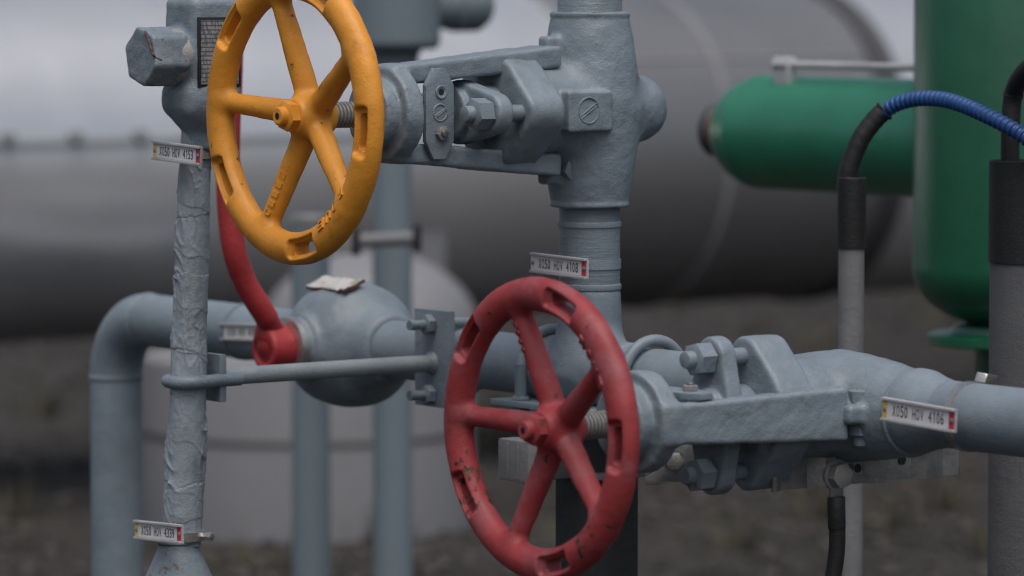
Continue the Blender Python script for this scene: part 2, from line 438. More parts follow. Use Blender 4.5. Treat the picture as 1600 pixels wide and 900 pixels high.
def grass_mat():
    t = NT('grass_blade'); return t.done(t.mix(t.noise(3, 3, raw=True), (.035, .036, .014), (.075, .062, .03)), .7)
m_grass = grass_mat()

# ------------------------------------------------------------------ ground
g = structure(obj('ground', B().add([(-600, -600, 0), (600, -600, 0), (600, 1200, 0), (-600, 1200, 0)], [(0, 1, 2, 3)]), m_ground))
st = B()
for i in range(6000):
    y = 7.4 + 12 * random.random() ** 1.4; x = (random.random() - .5) * y * .5; r = random.uniform(.006, .02)
    c = Vector((x, y, r * .25)); vs = []
    for d in ((1, 0, 0), (-1, 0, 0), (0, 1, 0), (0, -1, 0), (0, 0, .75), (0, 0, -.75), (.7, .7, .3), (-.7, .7, .3), (.7, -.7, .3), (-.7, -.7, .3)):
        vs.append(c + Vector(d) * r * random.uniform(.75, 1.2))
    st.add(vs, [(4, 6, 2), (4, 0, 6), (4, 2, 7), (4, 7, 1), (4, 8, 0), (4, 3, 8), (4, 1, 9), (4, 9, 3), (0, 5, 2), (0, 2, 6), (2, 5, 1), (2, 1, 7), (1, 5, 3), (1, 3, 9), (3, 5, 0), (3, 0, 8)])
so_ = obj('gravel', st, m_stone, smooth=50); so_['kind'] = 'stuff'; so_['label'] = 'loose dark gravel strewn over the ground'
gr = B()
for i in range(45):
    y = random.uniform(8, 15); x = (random.random() - .5) * y * .3
    for k in range(26):
        a = random.random() * 6.28; rr = random.random() * .09; hh = random.uniform(.03, .11); b0 = Vector((x + rr * math.cos(a), y + rr * math.sin(a), 0))
        e = Vector((math.cos(a + 1.3), math.sin(a + 1.3), 0)) * .004; tip = b0 + Vector((math.cos(a) * .04, math.sin(a) * .04, hh))
        gr.add([b0 - e, b0 + e, tip], [(0, 1, 2)])
go = obj('grass', gr, m_grass); go['kind'] = 'stuff'; go['label'] = 'sparse dry grass tufts in the gravel'

# ------------------------------------------------------------------ big horizontal tank in the background
TR = 0.394
TO = Vector((.288, 10.5, H - TR + .001))
def T(t): return TO + U * t
tk = thing('storage_tank', 'huge blurred horizontal grey tank with ring seams filling the background', 'tank', T(0) - Z * TO.z)
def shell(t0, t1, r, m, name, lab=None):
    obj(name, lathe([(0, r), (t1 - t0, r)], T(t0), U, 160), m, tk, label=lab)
shell(-5.5, -.40, TR, m_tank, 'shell', 'shiny shell section coloured paler for the brighter left')
shell(-.40, .50, TR - .002, m_tank_falloff, 'shell', 'shell section coloured darker for the light falling off rightwards')
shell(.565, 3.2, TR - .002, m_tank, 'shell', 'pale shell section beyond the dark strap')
obj('strap', lathe([(0, TR - .03), (0, TR + .008), (.07, TR + .008), (.07, TR - .03)], T(.495), U, 160), m_tankdark, tk)
lathe_end = lathe([(0, TR), (.06, TR * .93), (.11, TR * .75), (.15, TR * .45), (.165, .02)], T(3.2), U, 120)
obj('end_cap', lathe_end, m_tank, tk)
for t0, wd in ((.0, .018),):
    obj('ring_band', lathe([(0, TR - .004), (.003, TR + .004), (wd - .003, TR + .004), (wd, TR - .004)], T(t0 - wd / 2), U, 160), m_tankband, tk)
obj('ring_band', lathe([(0, TR - .004), (.002, TR + .005), (.02, TR + .005), (.022, TR - .004)], T(-.41), U, 160), m_tankband, tk)
def onshell(t, ang, r=TR):                   # ang above the horizontal on the camera side
    return T(t) + V * (r * math.cos(ang)) + Z * (r * math.sin(ang))
a0 = math.asin(43 / 278)
sm = B()
sn = onshell(-3, a0) - T(-3); sn.normalize()
sm = box(onshell(-2.6, a0, TR + .002), (1.62, .004, .007), (U, sn, U.cross(sn)), .001)
obj('seam', sm, m_tankband, tk)
a2 = math.asin(.57); s2 = (onshell(0, a2) - T(0)).normalized()
obj('seam', box(onshell(.05, a2, TR), (.44, .003, .004), (U, s2, U.cross(s2)), .001), m_tankband, tk)
for px in (55, 155, 250, 330):
    k = (px - 800) / F; t = (k * 10.5 - .288 - k * 0) / (.8 - .6 * k) - .30
    obj('seam_clip', box(onshell(t, a0 + .03, TR + .012), (.012, .014, .012), (U, sn, U.cross(sn)), .003), m_tankband, tk)
for t in (-3.9, -.88, 2.6):
    obj('saddle', prism([(-.36, -TO.z), (.36, -TO.z), (.36, -.16)] + [(.396 * math.cos(q), .396 * math.sin(q)) for q in np.linspace(-.42, -math.pi + .42, 18)] + [(-.36, -.16)],
                        T(t) - U * .06, V, Z, U, .12), m_vessel, tk)

# ------------------------------------------------------------------ domed vessel behind the pipes
YV = 8.9
cv = P(480, 810, YV); cv.z = 0
k = YV / F
dv = thing('domed_vessel', 'blurred pale grey drum with domed top standing on gravel before the tank', 'vessel', cv)
zb = P(480, 668, YV).z; zt = P(480, 550, YV).z
obj('drum', lathe([(0, 262 * k), (zt - .02, 262 * k), (zt - .005, 258 * k), (zt, 245 * k)], cv, Z, 96), m_vessel, dv)
obj('band', lathe([(0, 262 * k), (.002, 264 * k), (.010, 264 * k), (.012, 262 * k)], cv + Z * (zb - .006), Z, 96), m_tankdark, dv)
cd_ = P(578, 570, YV - .0); rd = 172 * k; ztop = P(578, 392, YV).z
obj('dome', lathe([(0, rd), (P(0, 520, YV).z - zt, rd)] + [(P(0, 520, YV).z - zt + (ztop - P(0, 520, YV).z) * math.sin(q), max(rd * math.cos(q), .004)) for q in np.linspace(.1, math.pi / 2, 14)],
                  Vector((cd_.x, cd_.y, zt)), Z, 96), m_vessel, dv)

# ------------------------------------------------------------------ background pipes
def vpipe(px, Y, rpx, ytop):
    p = P(px, 450, Y); return Vector((p.x, p.y, 0)), P(px, ytop, Y).z, rpx * Y / F
b0, zt_, r_ = vpipe(485, 6.5, 30, 352)
pa = thing('standpipe', 'blurred short grey vertical pipe with dark flat cap behind the ball valve', 'pipe', b0)
obj('pipe', cyl(b0, b0 + Z * zt_, r_, 40), m_bgpipe, pa)
obj('cap', cyl(b0 + Z * (zt_ - .004), b0 + Z * (zt_ + .016), r_ * 1.02, 40, .003), m_steel, pa)
b1, zt1, r1 = vpipe(613, 6.3, 31, 95)
pb = thing('standpipe', 'blurred tall grey vertical pipe topped by a block fitting with side plug', 'pipe', b1)
obj('pipe', cyl(b1, b1 + Z * zt1, r1, 40), m_bgpipe, pb)
kk = 6.3 / F
hc = P(618, 10, 6.3)
def f_head(p):
    d = s_cyl(p, (0, 0, -.063), (0, 0, .12), .066, .012)
    d = smin(d, s_cyl(p, (0, 0, -.1), (0, 0, -.04), .034, .004), .012)
    return d
hd = cast(f_head, (-.08, -.08, -.11), (.08, .08, .13), .004); hd.transform(Matrix.Translation(hc))
obj('fitting', hd, m_bgpipe, pb)
sp_ = hc + U * .05 + Z * .002
obj('plug', lathe([(0, .036), (.05, .036), (.052, .04), (.095, .04), (.108, .032), (.112, .01)], sp_, U, 40), m_bgpipe, pb)
obj('bolt', hexprism(hc + U * .062 + V * .012 - Z * .012, hc + U * .085 + V * .012 - Z * .012, .018), m_steel, pb)
cr0 = P(556, 377, 6.1); cr1 = P(652, 372, 6.1)
bb = thing('pipe_clamp', 'blurred shiny clamp rod with dark end flanges across the tall background pipe', 'clamp', cr0)
obj('rod', cyl(cr0 - (cr1 - cr0) * .05, cr1, .0105, 24), m_post, bb)
for q, hh in ((cr0, .02), (cr1, .019)):
    obj('end_flange', box(q, (.006, .012, hh), (Vector((1, 0, 0)), Vector((0, 1, 0)), Z), .001), m_dark, bb)
obj('strap', box(P(535, 378, 6.2), (.028, .006, .016), (Vector((1, 0, 0)), Vector((0, 1, 0)), Z), .002), m_steel, bb)

# ------------------------------------------------------------------ green gas vessels on the right
YG = 4.95
gv0 = P(1577, 0, YG); RG = 148 * YG / F
ztopg = P(1577, -330, YG).z; zc = P(1577, 415, YG).z; zbot = P(1577, 508, YG).z
gv = thing('green_vessel', 'tall upright green pressure vessel with rounded bottom on a flanged neck', 'vessel', Vector((gv0.x, YG, 0)))
o_ = Vector((gv0.x, YG, 0))
pr = [(zbot - (zc - zbot) * 0 + (zc - zbot) * (1 - math.cos(q)), RG * math.sin(q) ** .8 if q > .01 else .01) for q in np.linspace(0.0, math.pi / 2, 18)]
pr = [(zbot, .045)] + [p for p in pr if p[1] > .046] + [(ztopg, RG), (ztopg + .06, RG * .8), (ztopg + .085, RG * .4), (ztopg + .09, .01)]
obj('shell', lathe(pr, o_, Z, 96), m_green_shaded, gv)
fz0, fz1, fz2 = P(0, 508, YG).z, P(0, 520, YG).z, P(0, 538, YG).z
obj('flange', lathe([(fz2, .088), (fz2 + .002, .092), (fz1 - .002, .092), (fz1, .088), (fz1 + .001, .066), (fz0, .062), (fz0 + .004, .04)], o_, Z, 64), m_green_shaded, gv)
zn = P(0, 640, YG).z
obj('neck', sweep([o_ + Z * (fz2 + .001), o_ + Z * (zn + .03)] + [o_ + Z * (zn + .03 * (1 - math.sin(a))) + Vector((1, 0, 0)) * .03 * (1 - math.cos(a)) for a in np.linspace(.2, math.pi / 2, 8)] + [o_ + Z * zn + Vector((.6, 0, 0))], 50 * YG / F, 40), m_green_shaded, gv)

gl = P(1190, 206, 5.4); RC = .0715
gc = thing('green_cylinder', 'horizontal green cylinder with domed end and brown threaded nipple', 'cylinder', gl)
Vh = V
prc = [(-.05, .022), (-.049, .036), (-.044, .048), (-.034, .058), (-.02, .0655), (-.008, .0695), (.004, RC), (.0055, RC + .0008), (.008, RC), (.43, RC)]
obj('shell', lathe(prc, gl, Vh, 80), m_green_lit, gc)
obj('nipple', cyl(gl - Vh * .072, gl - Vh * .040, .0335, 48), m_brown, gc)
obj('collar', lathe([(0, .028), (.001, .033), (.003, .0355), (.014, .0355), (.017, .033)], gl - Vh * .088, Vh, 48), m_collar, gc)
r0 = P(1228, 101, 5.32); r1_ = r0 + Vh * .42
obj('tie_rod', cyl(r0, r1_, .0048, 20), m_alu, gc)
obj('rod_end', hexprism(r0 - Vh * .016, r0 + Vh * .012, .02), m_alu, gc)
obj('rod_bracket', box(r0 - Z * .012, (.008, .014, .014), (U, Vh, Z), .003), m_alu, gc)

# ------------------------------------------------------------------ conduit posts and hoses on the right
def post(name, px, Y, r, ytop, ysleeve, lab, m):
    b = P(px, 450, Y); b.z = 0; t = thing(name, lab, 'post', b)
    z1 = P(px, ytop, Y).z; z0 = P(px, ysleeve, Y).z
    obj('pipe', cyl(b, b + Z * (z1 - .01), r, 40), m, t)
    sv = lathe([(0, r + .0005), (.0004, r + .0018), (z1 - z0 - .001, r + .0016), (z1 - z0, r + .0008), (z1 - z0 - .0005, r - .001), (z1 - z0 - .012, r - .0015)], b + Z * z0, Z, 40)
    obj('sleeve', sv, m_rubber, t)
    return b
pc = post('conduit_post', 1330, 4.33, .0132, 277, 388, 'slim pale grey conduit post with black top sleeve behind red valve', m_post)
pd = post('conduit_post', 1603, 4.25, .0362, 250, 410, 'thick grey conduit post with wide black sleeve at the green vessel', m_post_dark)

YB = 4.33
pts = catmull([P(1322, 300, YB), P(1327, 262, YB), P(1345, 217, YB), P(1368, 186, YB), P(1383, 172, YB)], 8)
hz = thing('cable_hose', 'blue corrugated cable hose with black lower sleeve arching over the green vessel', 'hose', P(1330, 290, YB))
rr = [.0098 + .0002 * math.sin(i * 1.9) for i in range(len(pts))]
rr[-1] = .0105; rr[-2] = .0115
obj('sleeve', sweep(pts, rr, 20), m_rubber, hz)
cp = [P(1376, 181, YB), P(1400, 163, YB - .01), P(1438, 154, YB - .03), P(1485, 158, YB - .06), P(1540, 180, YB - .10), P(1600, 213, YB - .13), P(1660, 262, YB - .15), P(1705, 340, YB - .15)]
cc = catmull(cp, 60)
L = 0.0; rad = []; dense = [cc[0]]
pit = .0064
lens = [0.0]
for i in range(1, len(cc)): lens.append(lens[-1] + (cc[i] - cc[i - 1]).length)
n_ = int(lens[-1] / pit * 12); dense = []; j = 0
for i in range(n_ + 1):
    s = lens[-1] * i / n_
    while j < len(lens) - 2 and lens[j + 1] < s: j += 1
    a = (s - lens[j]) / max(1e-9, lens[j + 1] - lens[j]); dense.append(cc[j].lerp(cc[j + 1], min(1, a)))
    ph = (s / pit) % 1.0; q = max(0.0, min(1.0, (math.sin(ph * 2 * math.pi) * 1.8 + 1) / 2)); rad.append(.0064 + .0017 * q)
obj('corrugated_hose', sweep(dense, rad, 20), m_blue, hz)
hb = thing('cable_hose', 'plain black hose rising from the thick post sleeve', 'hose', P(1580, 250, 4.25))
obj('hose', sweep(catmull([P(1578, 262, 4.25), P(1579, 200, 4.25), P(1583, 150, 4.25), P(1597, 118, 4.23), P(1630, 90, 4.2), P(1680, 82, 4.15)], 10), .0095, 20), m_rubber, hb)
obj('tape_end', lathe([(0, .0100), (.004, .0104), (.006, .0098)], P(1582.5, 152, 4.25), P(1584, 145, 4.25) - P(1582.5, 152, 4.25), 24), m_dark, hb)

# ------------------------------------------------------------------ the long grey pipe run (elbow, tee, riser)
RP = .0302
run = thing('pipe_run', 'long grey process pipe from an elbow through the tee to the right edge', 'pipe', Vector((M(0).x, M(0).y, 0)))
SE = -.892; BR = .070
el = [M(SE) + V * BR * (1 - math.sin(a)) - Z * BR * (1 - math.cos(a)) for a in np.linspace(0, math.pi / 2, 22)]
obj('elbow', sweep(el, RP + .0004, 48), m_grey_pipe, run)
def weld(p, ax, r=RP, wd=.004, hgt=.0016):
    obj('weld_ring', lathe([(-wd, r - .001), (-wd * .6, r + hgt * .7), (0, r + hgt), (wd * .6, r + hgt * .7), (wd, r - .001)], p, ax, 56), m_grey_pipe, run)
ev = M(SE) - Z * BR
obj('pipe', cyl(Vector((ev.x, ev.y, 0)), ev, RP, 48), m_grey_pipe, run, label='upright length under the elbow')
weld(ev - Z * .0, Z); weld(M(SE + BR), V)
obj('pipe', cyl(M(SE + BR), M(-.49), RP, 48), m_grey_pipe, run)
obj('pipe', cyl(M(-.34), M(-.06), RP, 48), m_grey_pipe, run)
obj('pipe', cyl(M(.06), M(.30), RP, 48), m_grey_pipe, run)
uu, vv = np.array(U), np.array(V); m0 = np.array(M(0))
def f_tee(p):
    q = p - m0
    d = s_cyl(q, -vv * .07, vv * .07, .0335, .004)
    d = smin(d, s_cone(q, (0, 0, 0), (0, 0, .085), .0335, RP + .0006, .004), .022)
    return d
obj('tee', cast(f_tee, M(0) - Vector((.11, .11, .045)), M(0) + Vector((.11, .11, .1)), .0024, .0004, 50), m_grey_pipe, run)
weld(M(0, 0, .085), Z); weld(M(-.07), V); weld(M(.07), V)
zy = P(921, 171, 4.21).z                      # axis height of the yellow valve
obj('riser', cyl(M(0, 0, .08), Vector((M(0).x, M(0).y, zy - .085)), RP, 56), m_brush, run)
zr = P(921, 350, 4.21).z; weld(Vector((M(0).x, M(0).y, zr)), Z)
obj('riser', lathe([(0, .0335), (.004, .0335), (.007, .0318), (.5, .0318), (.505, .028)], Vector((M(0).x, M(0).y, zy + .09)), Z, 56), m_brush, run, label='upper riser above the yellow valve')
obj('reducer', lathe([(0, .0375), (.006, .0385), (.016, .0378), (.03, .0335), (.042, .0312), (.048, RP)], M(.476), V, 56), m_grey_pipe, run)
obj('pipe', cyl(M(.52), M(.95), RP, 56), m_grey_pipe, run)

# ------------------------------------------------------------------ the two gate valves
RC_, RA, RB_ = .1265, .0158, .0128           # rim radius, section half axes
SP0 = -12.6
def f_rim(p):
    q = np.stack([np.sqrt(p[:, 1] ** 2 + p[:, 2] ** 2) - RC_, p[:, 0]], -1)
    k0 = vlen(q / np.array([RA, RB_])); k1 = vlen(q / np.array([RA ** 2, RB_ ** 2]))
    return k0 * (k0 - 1) / np.maximum(k1, 1e-6)
def dirw(a): return np.array([0, -math.sin(a), math.cos(a)])
def f_spoke(p, i):
    a = R(SP0 + 72 * i); d = dirw(a)
    return s_capsule(p, np.array([.022, 0, 0]) + d * .006, np.array([.001, 0, 0]) + d * .122, .0124, .0092)
def f_hub(p):
    d = s_cyl(p, (.004, 0, 0), (.040, 0, 0), .0185, .004); return smin(d, s_cyl(p, (-.001, 0, 0), (.02, 0, 0), .017, .003), .004)
def f_slots(p):
    r = np.sqrt(p[:, 1] ** 2 + p[:, 2] ** 2); th = np.arctan2(-p[:, 1], p[:, 2]); best = np.full(len(p), 1.0)
    for i in range(5):
        a0 = R(SP0 + 72 * i + 36); da = (th - a0 + math.pi) % (2 * math.pi) - math.pi
        q = np.stack([da * RC_, r - RC_ - .0005, p[:, 0]], -1)
        th_ = s_box(q, (0, 0, 0), (.0175, .0060, .05), None, .004)
        rc = s_box(q, (0, 0, -.0185), (.023, .0088, .0125), None, .004)
        best = np.minimum(best, np.minimum(th_, rc))
    return best
def f_wheel(p):
    d = f_rim(p)
    for i in range(5): d = smin(d, f_spoke(p, i), .009)
    d = smin(d, f_hub(p), .010)
    return smax(d, -f_slots(p), .0035)
wv, wf, wn = nets(f_wheel, (-.022, -.146, -.146), (.048, .146, .146), .0017)
lump = np.array([mnoise.fractal(Vector(p * 55), 1.0, 2.0, 3) for p in wv]); wv = wv + wn * (lump * .00055)[:, None]
ctr = wv[wf].mean(1)
lab_ = np.argmin(np.stack([f_rim(ctr)] + [f_spoke(ctr, i) + .004 for i in range(5)] + [f_hub(ctr)], -1), -1)
WH = {}
def wheel_mesh(k):
    if k not in WH: WH[k] = np_mesh(wv, wf[lab_ == k], wn)
    return WH[k].copy()

def f_yoke(p):
    d = s_cyl(p, (.098, 0, 0), (.118, 0, 0), .0455, .0035)
    d = smin(d, s_cyl(p, (.082, 0, 0), (.104, 0, 0), .034, .003), .004)
    for sg in (1, -1):
        q = p.copy(); q[:, 2] *= sg
        arm = s_beam(q, .102, .298, (.036, .053), (.019, .022), (.035, .049), .004)
        d = smin(d, arm, .008)
    return smax(d, -s_cyl(p, (.07, 0, 0), (.13, 0, 0), .015, .001), .002)
def f_body(p, pad=True):
    x = p[:, 0] - .35; rho = np.sqrt(x * x + p[:, 1] ** 2); az = np.abs(p[:, 2])
    rz = .0505 - .0125 * np.clip(az / .093, 0, 1.2) ** 1.6
    d = smax((rho - rz) * .96, az - .093, .004)
    d = smin(d, s_capsule(p, (.35, 0, 0), (.405, 0, 0), .036, .0335), .014)
    d = smin(d, s_cyl(p, (.255, 0, 0), (.35, 0, 0), .0455, .004), .012)
    fl = s_oval(p, .226, .268, .055, .0495, .0205, .005)
    d = smin(d, fl, .006)
    if pad: d = smin(d, s_box(p, (.309, -.047, 0), (.027, .008, .0195), None, .002), .003)
    for sg in (1, -1):
        d = smin(d, s_box(p, (.314, 0, sg * .058), (.023, .0085, .0145), None, .004), .006)
        d = smin(d, s_cyl(p, (.35, 0, sg * .091), (.35, 0, sg * .096), .0395, .002), .002)
    return d
def f_gland(p):
    d = s_oval(p, .186, .204, .031, .052, .0195, .004)
    d = smin(d, s_cyl(p, (.204, 0, 0), (.228, 0, 0), .027, .003), .003)
    return smin(d, s_cyl(p, (.178, 0, 0), (.19, 0, 0), .026, .003), .003)
V_YOKE = cast(f_yoke, (.075, -.05, -.082), (.31, .05, .082), .0018, .0009, 45)
V_BODY = cast(f_body, (.215, -.08, -.105), (.45, .08, .105), .0020, .0009, 40)
V_BODY_PLAIN = cast(lambda p: f_body(p, False), (.215, -.08, -.105), (.45, .08, .105), .0020, .0009, 40)
V_GLAND = cast(f_gland, (.17, -.08, -.045), (.235, .08, .045), .0017, .0004, 60)
X_, Y_, Z_ = Vector((1, 0, 0)), Vector((0, 1, 0)), Vector((0, 0, 1))

def ring_mark(org, ex, ey, ez, r, b=None):
    """a raised circle with a slanting bar"""
    b = sweep([Vector(org) + ex * r * math.cos(a) + ey * r * math.sin(a) for a in np.linspace(.25, 2 * math.pi - .02, 40)], .0009, 8, b)
    for k in (-.12, .12):
        p0 = Vector(org) + ex * (-.72 * r) + ey * (-.5 * r + k * r); p1 = Vector(org) + ex * (.75 * r) + ey * (.45 * r + k * r)
        b = sweep([p0, p1], .0008, 8, b)
    return b
def gate_valve(label, mat, wheel_mat, wheel_rot, rim_text, rim_at, spoke_text, spoke_i, stem_mat, wsc=1.0, wdx=0.0):
    t = thing('gate_valve', label, 'valve', mat)
    obj('body', (V_BODY if stem_mat else V_BODY_PLAIN).copy(), m_grey, t, True); obj('yoke', V_YOKE.copy(), m_grey, t, True)
    gland = obj('gland_flange', V_GLAND.copy(), m_grey, t, True)
    # threaded stem: rings of the trapezoid thread
    pr = []; x = .030
    while x < .088:
        pr += [(x, .0108), (x + .0012, .0108), (x + .0018, .0125), (x + .0034, .0125)]; x += .0041
    pr += [(.12, .0122), (.12, .0105), (.18, .0105)]
    obj('stem', lathe(pr, (0, 0, 0), X_, 36), m_steel, t, True, 30)
    for sg in (1, -1):
        obj('stud', cyl((.158, sg * .052, 0), (.245, sg * .052, 0), .0080, 24, .0018), m_grey, t, True)
        obj('nut', hexprism((.167, sg * .052, 0), (.1865, sg * .052, 0), .0265, rot=.3, bev=.10), m_grey, t, True)
        obj('stud', cyl((.316, -.018, sg * .058), (.316, .030, sg * .058), .0070, 18, .001), m_grey, t, True)
    for s2 in (1, -1):
        obj('bolt', hexprism((.316, s2 * .0085, -.058), (.316, s2 * .021, -.058), .0205, rot=.2, bev=.10), m_grey, t, True)
    # stop plate on the camera side of the yoke
    wl, hl = .0165, .0435
    out = [(-wl, -.6 * hl), (-.45 * wl, -hl), (.4 * wl, -hl), (wl, -.6 * hl), (wl, .62 * hl), (.38 * wl, hl), (-.42 * wl, hl), (-wl, .62 * hl)]
    pl = obj('stop_plate', prism(out, (.149, -.0262, 0), X_, Z_, Y_, .006, .0009), m_grey, t, True)
    obj('nut', hexprism((.150, -.0262, -.0185), (.150, -.0315, -.0185), .0125, rot=.1), m_steel, pl, True)
    obj('bolt', cyl((.150, -.031, -.0185), (.150, -.034, -.0185), .0036, 16, .0008), m_galv, pl, True)
    obj('washer', lathe([(0, .0066), (.001, .0066), (.0015, .0058), (.0004, .0030), (0, .003)], (.150, -.0262, .0205), -Y_, 24), m_grey, pl, True)
    obj('hole', cyl((.150, -.0265, .0205), (.150, -.0268, .0205), .0032, 20), m_dark, pl, True)
    obj('raised_mark', ring_mark((.149, -.0263, .001), X_, Z_, -Y_, .0080), m_grey, pl, True)
    if stem_mat: obj('raised_mark', ring_mark((.306, -.0552, .001), X_, Z_, -Y_, .0125), m_grey, t, True)
    # handwheel
    w_ = obj('handwheel', wheel_mesh(0), wheel_mat, t, True); w_.rotation_euler = (wheel_rot, 0, 0); w_.scale = (1, wsc, wsc); w_.location = (wdx, 0, 0)
    for i in range(5): obj('spoke', wheel_mesh(1 + i), wheel_mat, w_, True)
    obj('hub', wheel_mesh(6), wheel_mat, w_, True)
    nb = hexprism((-.011, 0, 0), (.006, 0, 0), .0265, rot=.25, bev=.09)
    lathe([(0, .0035), (-.002 + .002, .0035), (.0, .0075), (.001, .0088), (.009, .0095)], (-.018, 0, 0), X_, 24, False, nb)
    obj('nut', nb, wheel_mat, w_, True)
    obj('hole', cyl((-.0175, 0, 0), (-.0170, 0, 0), .0030, 16), m_dark, w_, True)
    # raised lettering cast on the rim and on one spoke
    b = B(); rt = RC_ - .0082
    for i, ch in enumerate(rim_text):
        a = R(rim_at) + i * .0145 / rt
        up = Vector(dirw(a)); rd = Vector(dirw(a + math.pi / 2)); ez = (Vector((-1, 0, 0)) - up * .42).normalized(); e2 = (up - ez * up.dot(ez)).normalized()
        fit_text(ch, .0095, .0115, .0012, rd, e2, ez, up * rt + X_ * -.0107, b, .012)
    obj('raised_lettering', b, wheel_mat, w_, True)
    if spoke_text:
        a = R(SP0 + 72 * spoke_i); up = Vector(dirw(a)); side = Vector(dirw(a + math.pi / 2)); ez = (Vector((-1, 0, 0)) * .96 - side * .3 * (1 if spoke_i != 2 else -1)).normalized()
        run_ = -up if spoke_text[0] != '<' else up
        sx = (Vector((.001, 0, 0)) + up * .122) - (Vector((.022, 0, 0)) + up * .006); sx.normalize()
        if run_.dot(up) < 0: sx = -sx
        ez = (ez - sx * ez.dot(sx)).normalized(); ey = ez.cross(sx)
        st_ = spoke_text.strip('<'); b = B(); n = len(st_)
        for i, ch in enumerate(st_):
            if ch == ' ': continue
            f_ = .62 + (.5 - i / max(1, n - 1)) * .42 if run_.dot(up) < 0 else .40 + i / max(1, n - 1) * .42
            c0 = Vector((.022, 0, 0)).lerp(Vector((.001, 0, 0)), f_) + up * (.006 + .116 * f_)
            fit_text(ch, .0052, .0072, .0010, sx, ey, ez, c0 + ez * .0102, b, .012)
        obj('raised_lettering', b, wheel_mat, w_, True)
    return t, w_

def basis(x, y, z, o):
    m = Matrix((x, y, z)).transposed().to_4x4(); m.translation = o; return m
VX = .35
oy = M(0) - U * VX; oy.z = zy
yv, yw = gate_valve('grey gate valve with a yellow five-spoke handwheel on the upright riser', basis(U, -V, Z, oy), m_yellow, 0.0, 'ROUE', 127, 'C-1-EN', 3, True, .985, -.002)
SR = .384
orr = M(SR) - U * VX - Z * .0032
rv, rw = gate_valve('grey gate valve with a chipped red five-spoke handwheel on the low pipe', basis(U, -Z, -V, orr), m_red, R(90 - 3.4), 'ROUE', 46, '1060 60', 0, None, .935, -.004)

# ------------------------------------------------------------------ ball valve with the red lever
SB = -.4155
bc = M(SB)
bv = thing('ball_valve', 'rounded grey ball valve with torn label and long bent red lever', 'valve', bc)
c0 = np.array(bc)
def f_ball(p):
    q = p - c0
    d = vlen(q) - .0640
    d = smin(d, s_cyl(q, -vv * .044, vv * .044, .0618, .018), .018)
    d = smin(d, s_cone(q, vv * .040, vv * .082, .049, .036, .003), .012)
    d = smin(d, s_cone(q, -vv * .040, -vv * .082, .049, .036, .003), .006)
    d = smin(d, s_cyl(q, -uu * .06, -uu * .078, .031, .003), .006)
    return smin(d, s_cyl(q, -uu * .02, -uu * .066, .036, .003), .006)
obj('body', cast(f_ball, bc - Vector((.11, .11, .07)), bc + Vector((.11, .11, .07)), .0021, .0005, 35), m_grey, bv)
obj('gland_ring', lathe([(.074, .030), (.0745, .033), (.083, .033), (.084, .030)], bc, -U, 40), m_stainless, bv)
hub = bc - U * .098
def f_lev(p):
    q = p - np.array(hub)
    d = s_cyl(q, uu * .016, -uu * .014, .0232, .004)
    d = smax(d, -s_cyl(q, -uu * .010, -uu * .03, .0165, .003), .002)
    return smin(d, s_capsule(q, -uu * .004 + np.array([0, 0, .005]), np.array([-.006, 0, .024]), .0135, .012), .010)
lv = obj('lever', sweep(catmull([hub + Z * .018, P(414, 492, 4.47), P(385, 445, 4.46), P(367, 395, 4.45), P(359, 340, 4.45), P(356, 280, 4.45), P(357, 200, 4.45), P(360, 130, 4.45), P(362, 60, 4.45)], 12),
                        [.0115 if i < 10 else .0125 for i in range(97)], 28), m_red_lever, bv)
obj('lever_hub', cast(f_lev, hub - Vector((.05, .05, .04)), hub + Vector((.05, .05, .07)), .0016), m_red_lever, lv)
# torn label plate stuck on top of the body
lp = bc + Z * .0605
gx, gy = 26, 13; vs = []; fs = []
ex_ = V; ey_ = (U * .93 + Z * .36).normalized(); en = ex_.cross(ey_); en = en if en.z > 0 else -en
lc = bc + Z * .0590 - U * .0185
for i in range(gx):
    for j in range(gy):
        fa, fb = i / (gx - 1) - .5, j / (gy - 1) - .5
        a_ = fa * .074; b_ = fb * .027
        ed = max(abs(fa), abs(fb)) > .49
        rag = .0026 * mnoise.noise(Vector((fa * 14, fb * 9, 3))) if ed else 0
        hgt = .0078 + .0016 * mnoise.noise(Vector((a_ * 70, b_ * 70, 0))) + (.002 * mnoise.noise(Vector((fa * 20, 7, 1))) if ed else 0)
        vs.append(lc + ex_ * (a_ + rag * (abs(fa) > .49)) + ey_ * (b_ + rag * (abs(fb) > .49)) + en * hgt)
for i in range(gx - 1):
    for j in range(gy - 1): fs.append((i * gy + j, (i + 1) * gy + j, (i + 1) * gy + j + 1, i * gy + j + 1))
lo_ = B(); nV = len(vs); lo_.add(vs, fs); lo_.add([q - en * .0038 for q in vs], [f[::-1] for f in fs])
edge = [i * gy for i in range(gx)] + [(gx - 1) * gy + j for j in range(1, gy)] + [i * gy + gy - 1 for i in range(gx - 2, -1, -1)] + [j for j in range(gy - 2, 0, -1)]
lo_.f += [(edge[i], edge[(i + 1) % len(edge)], edge[(i + 1) % len(edge)] + nV, edge[i] + nV) for i in range(len(edge))]
lbl = obj('torn_label', lo_, m_torn, bv); lbl.data.materials.append(m_rust)
for p_ in list(lbl.data.polygons)[2 * len(fs):]: p_.material_index = 1

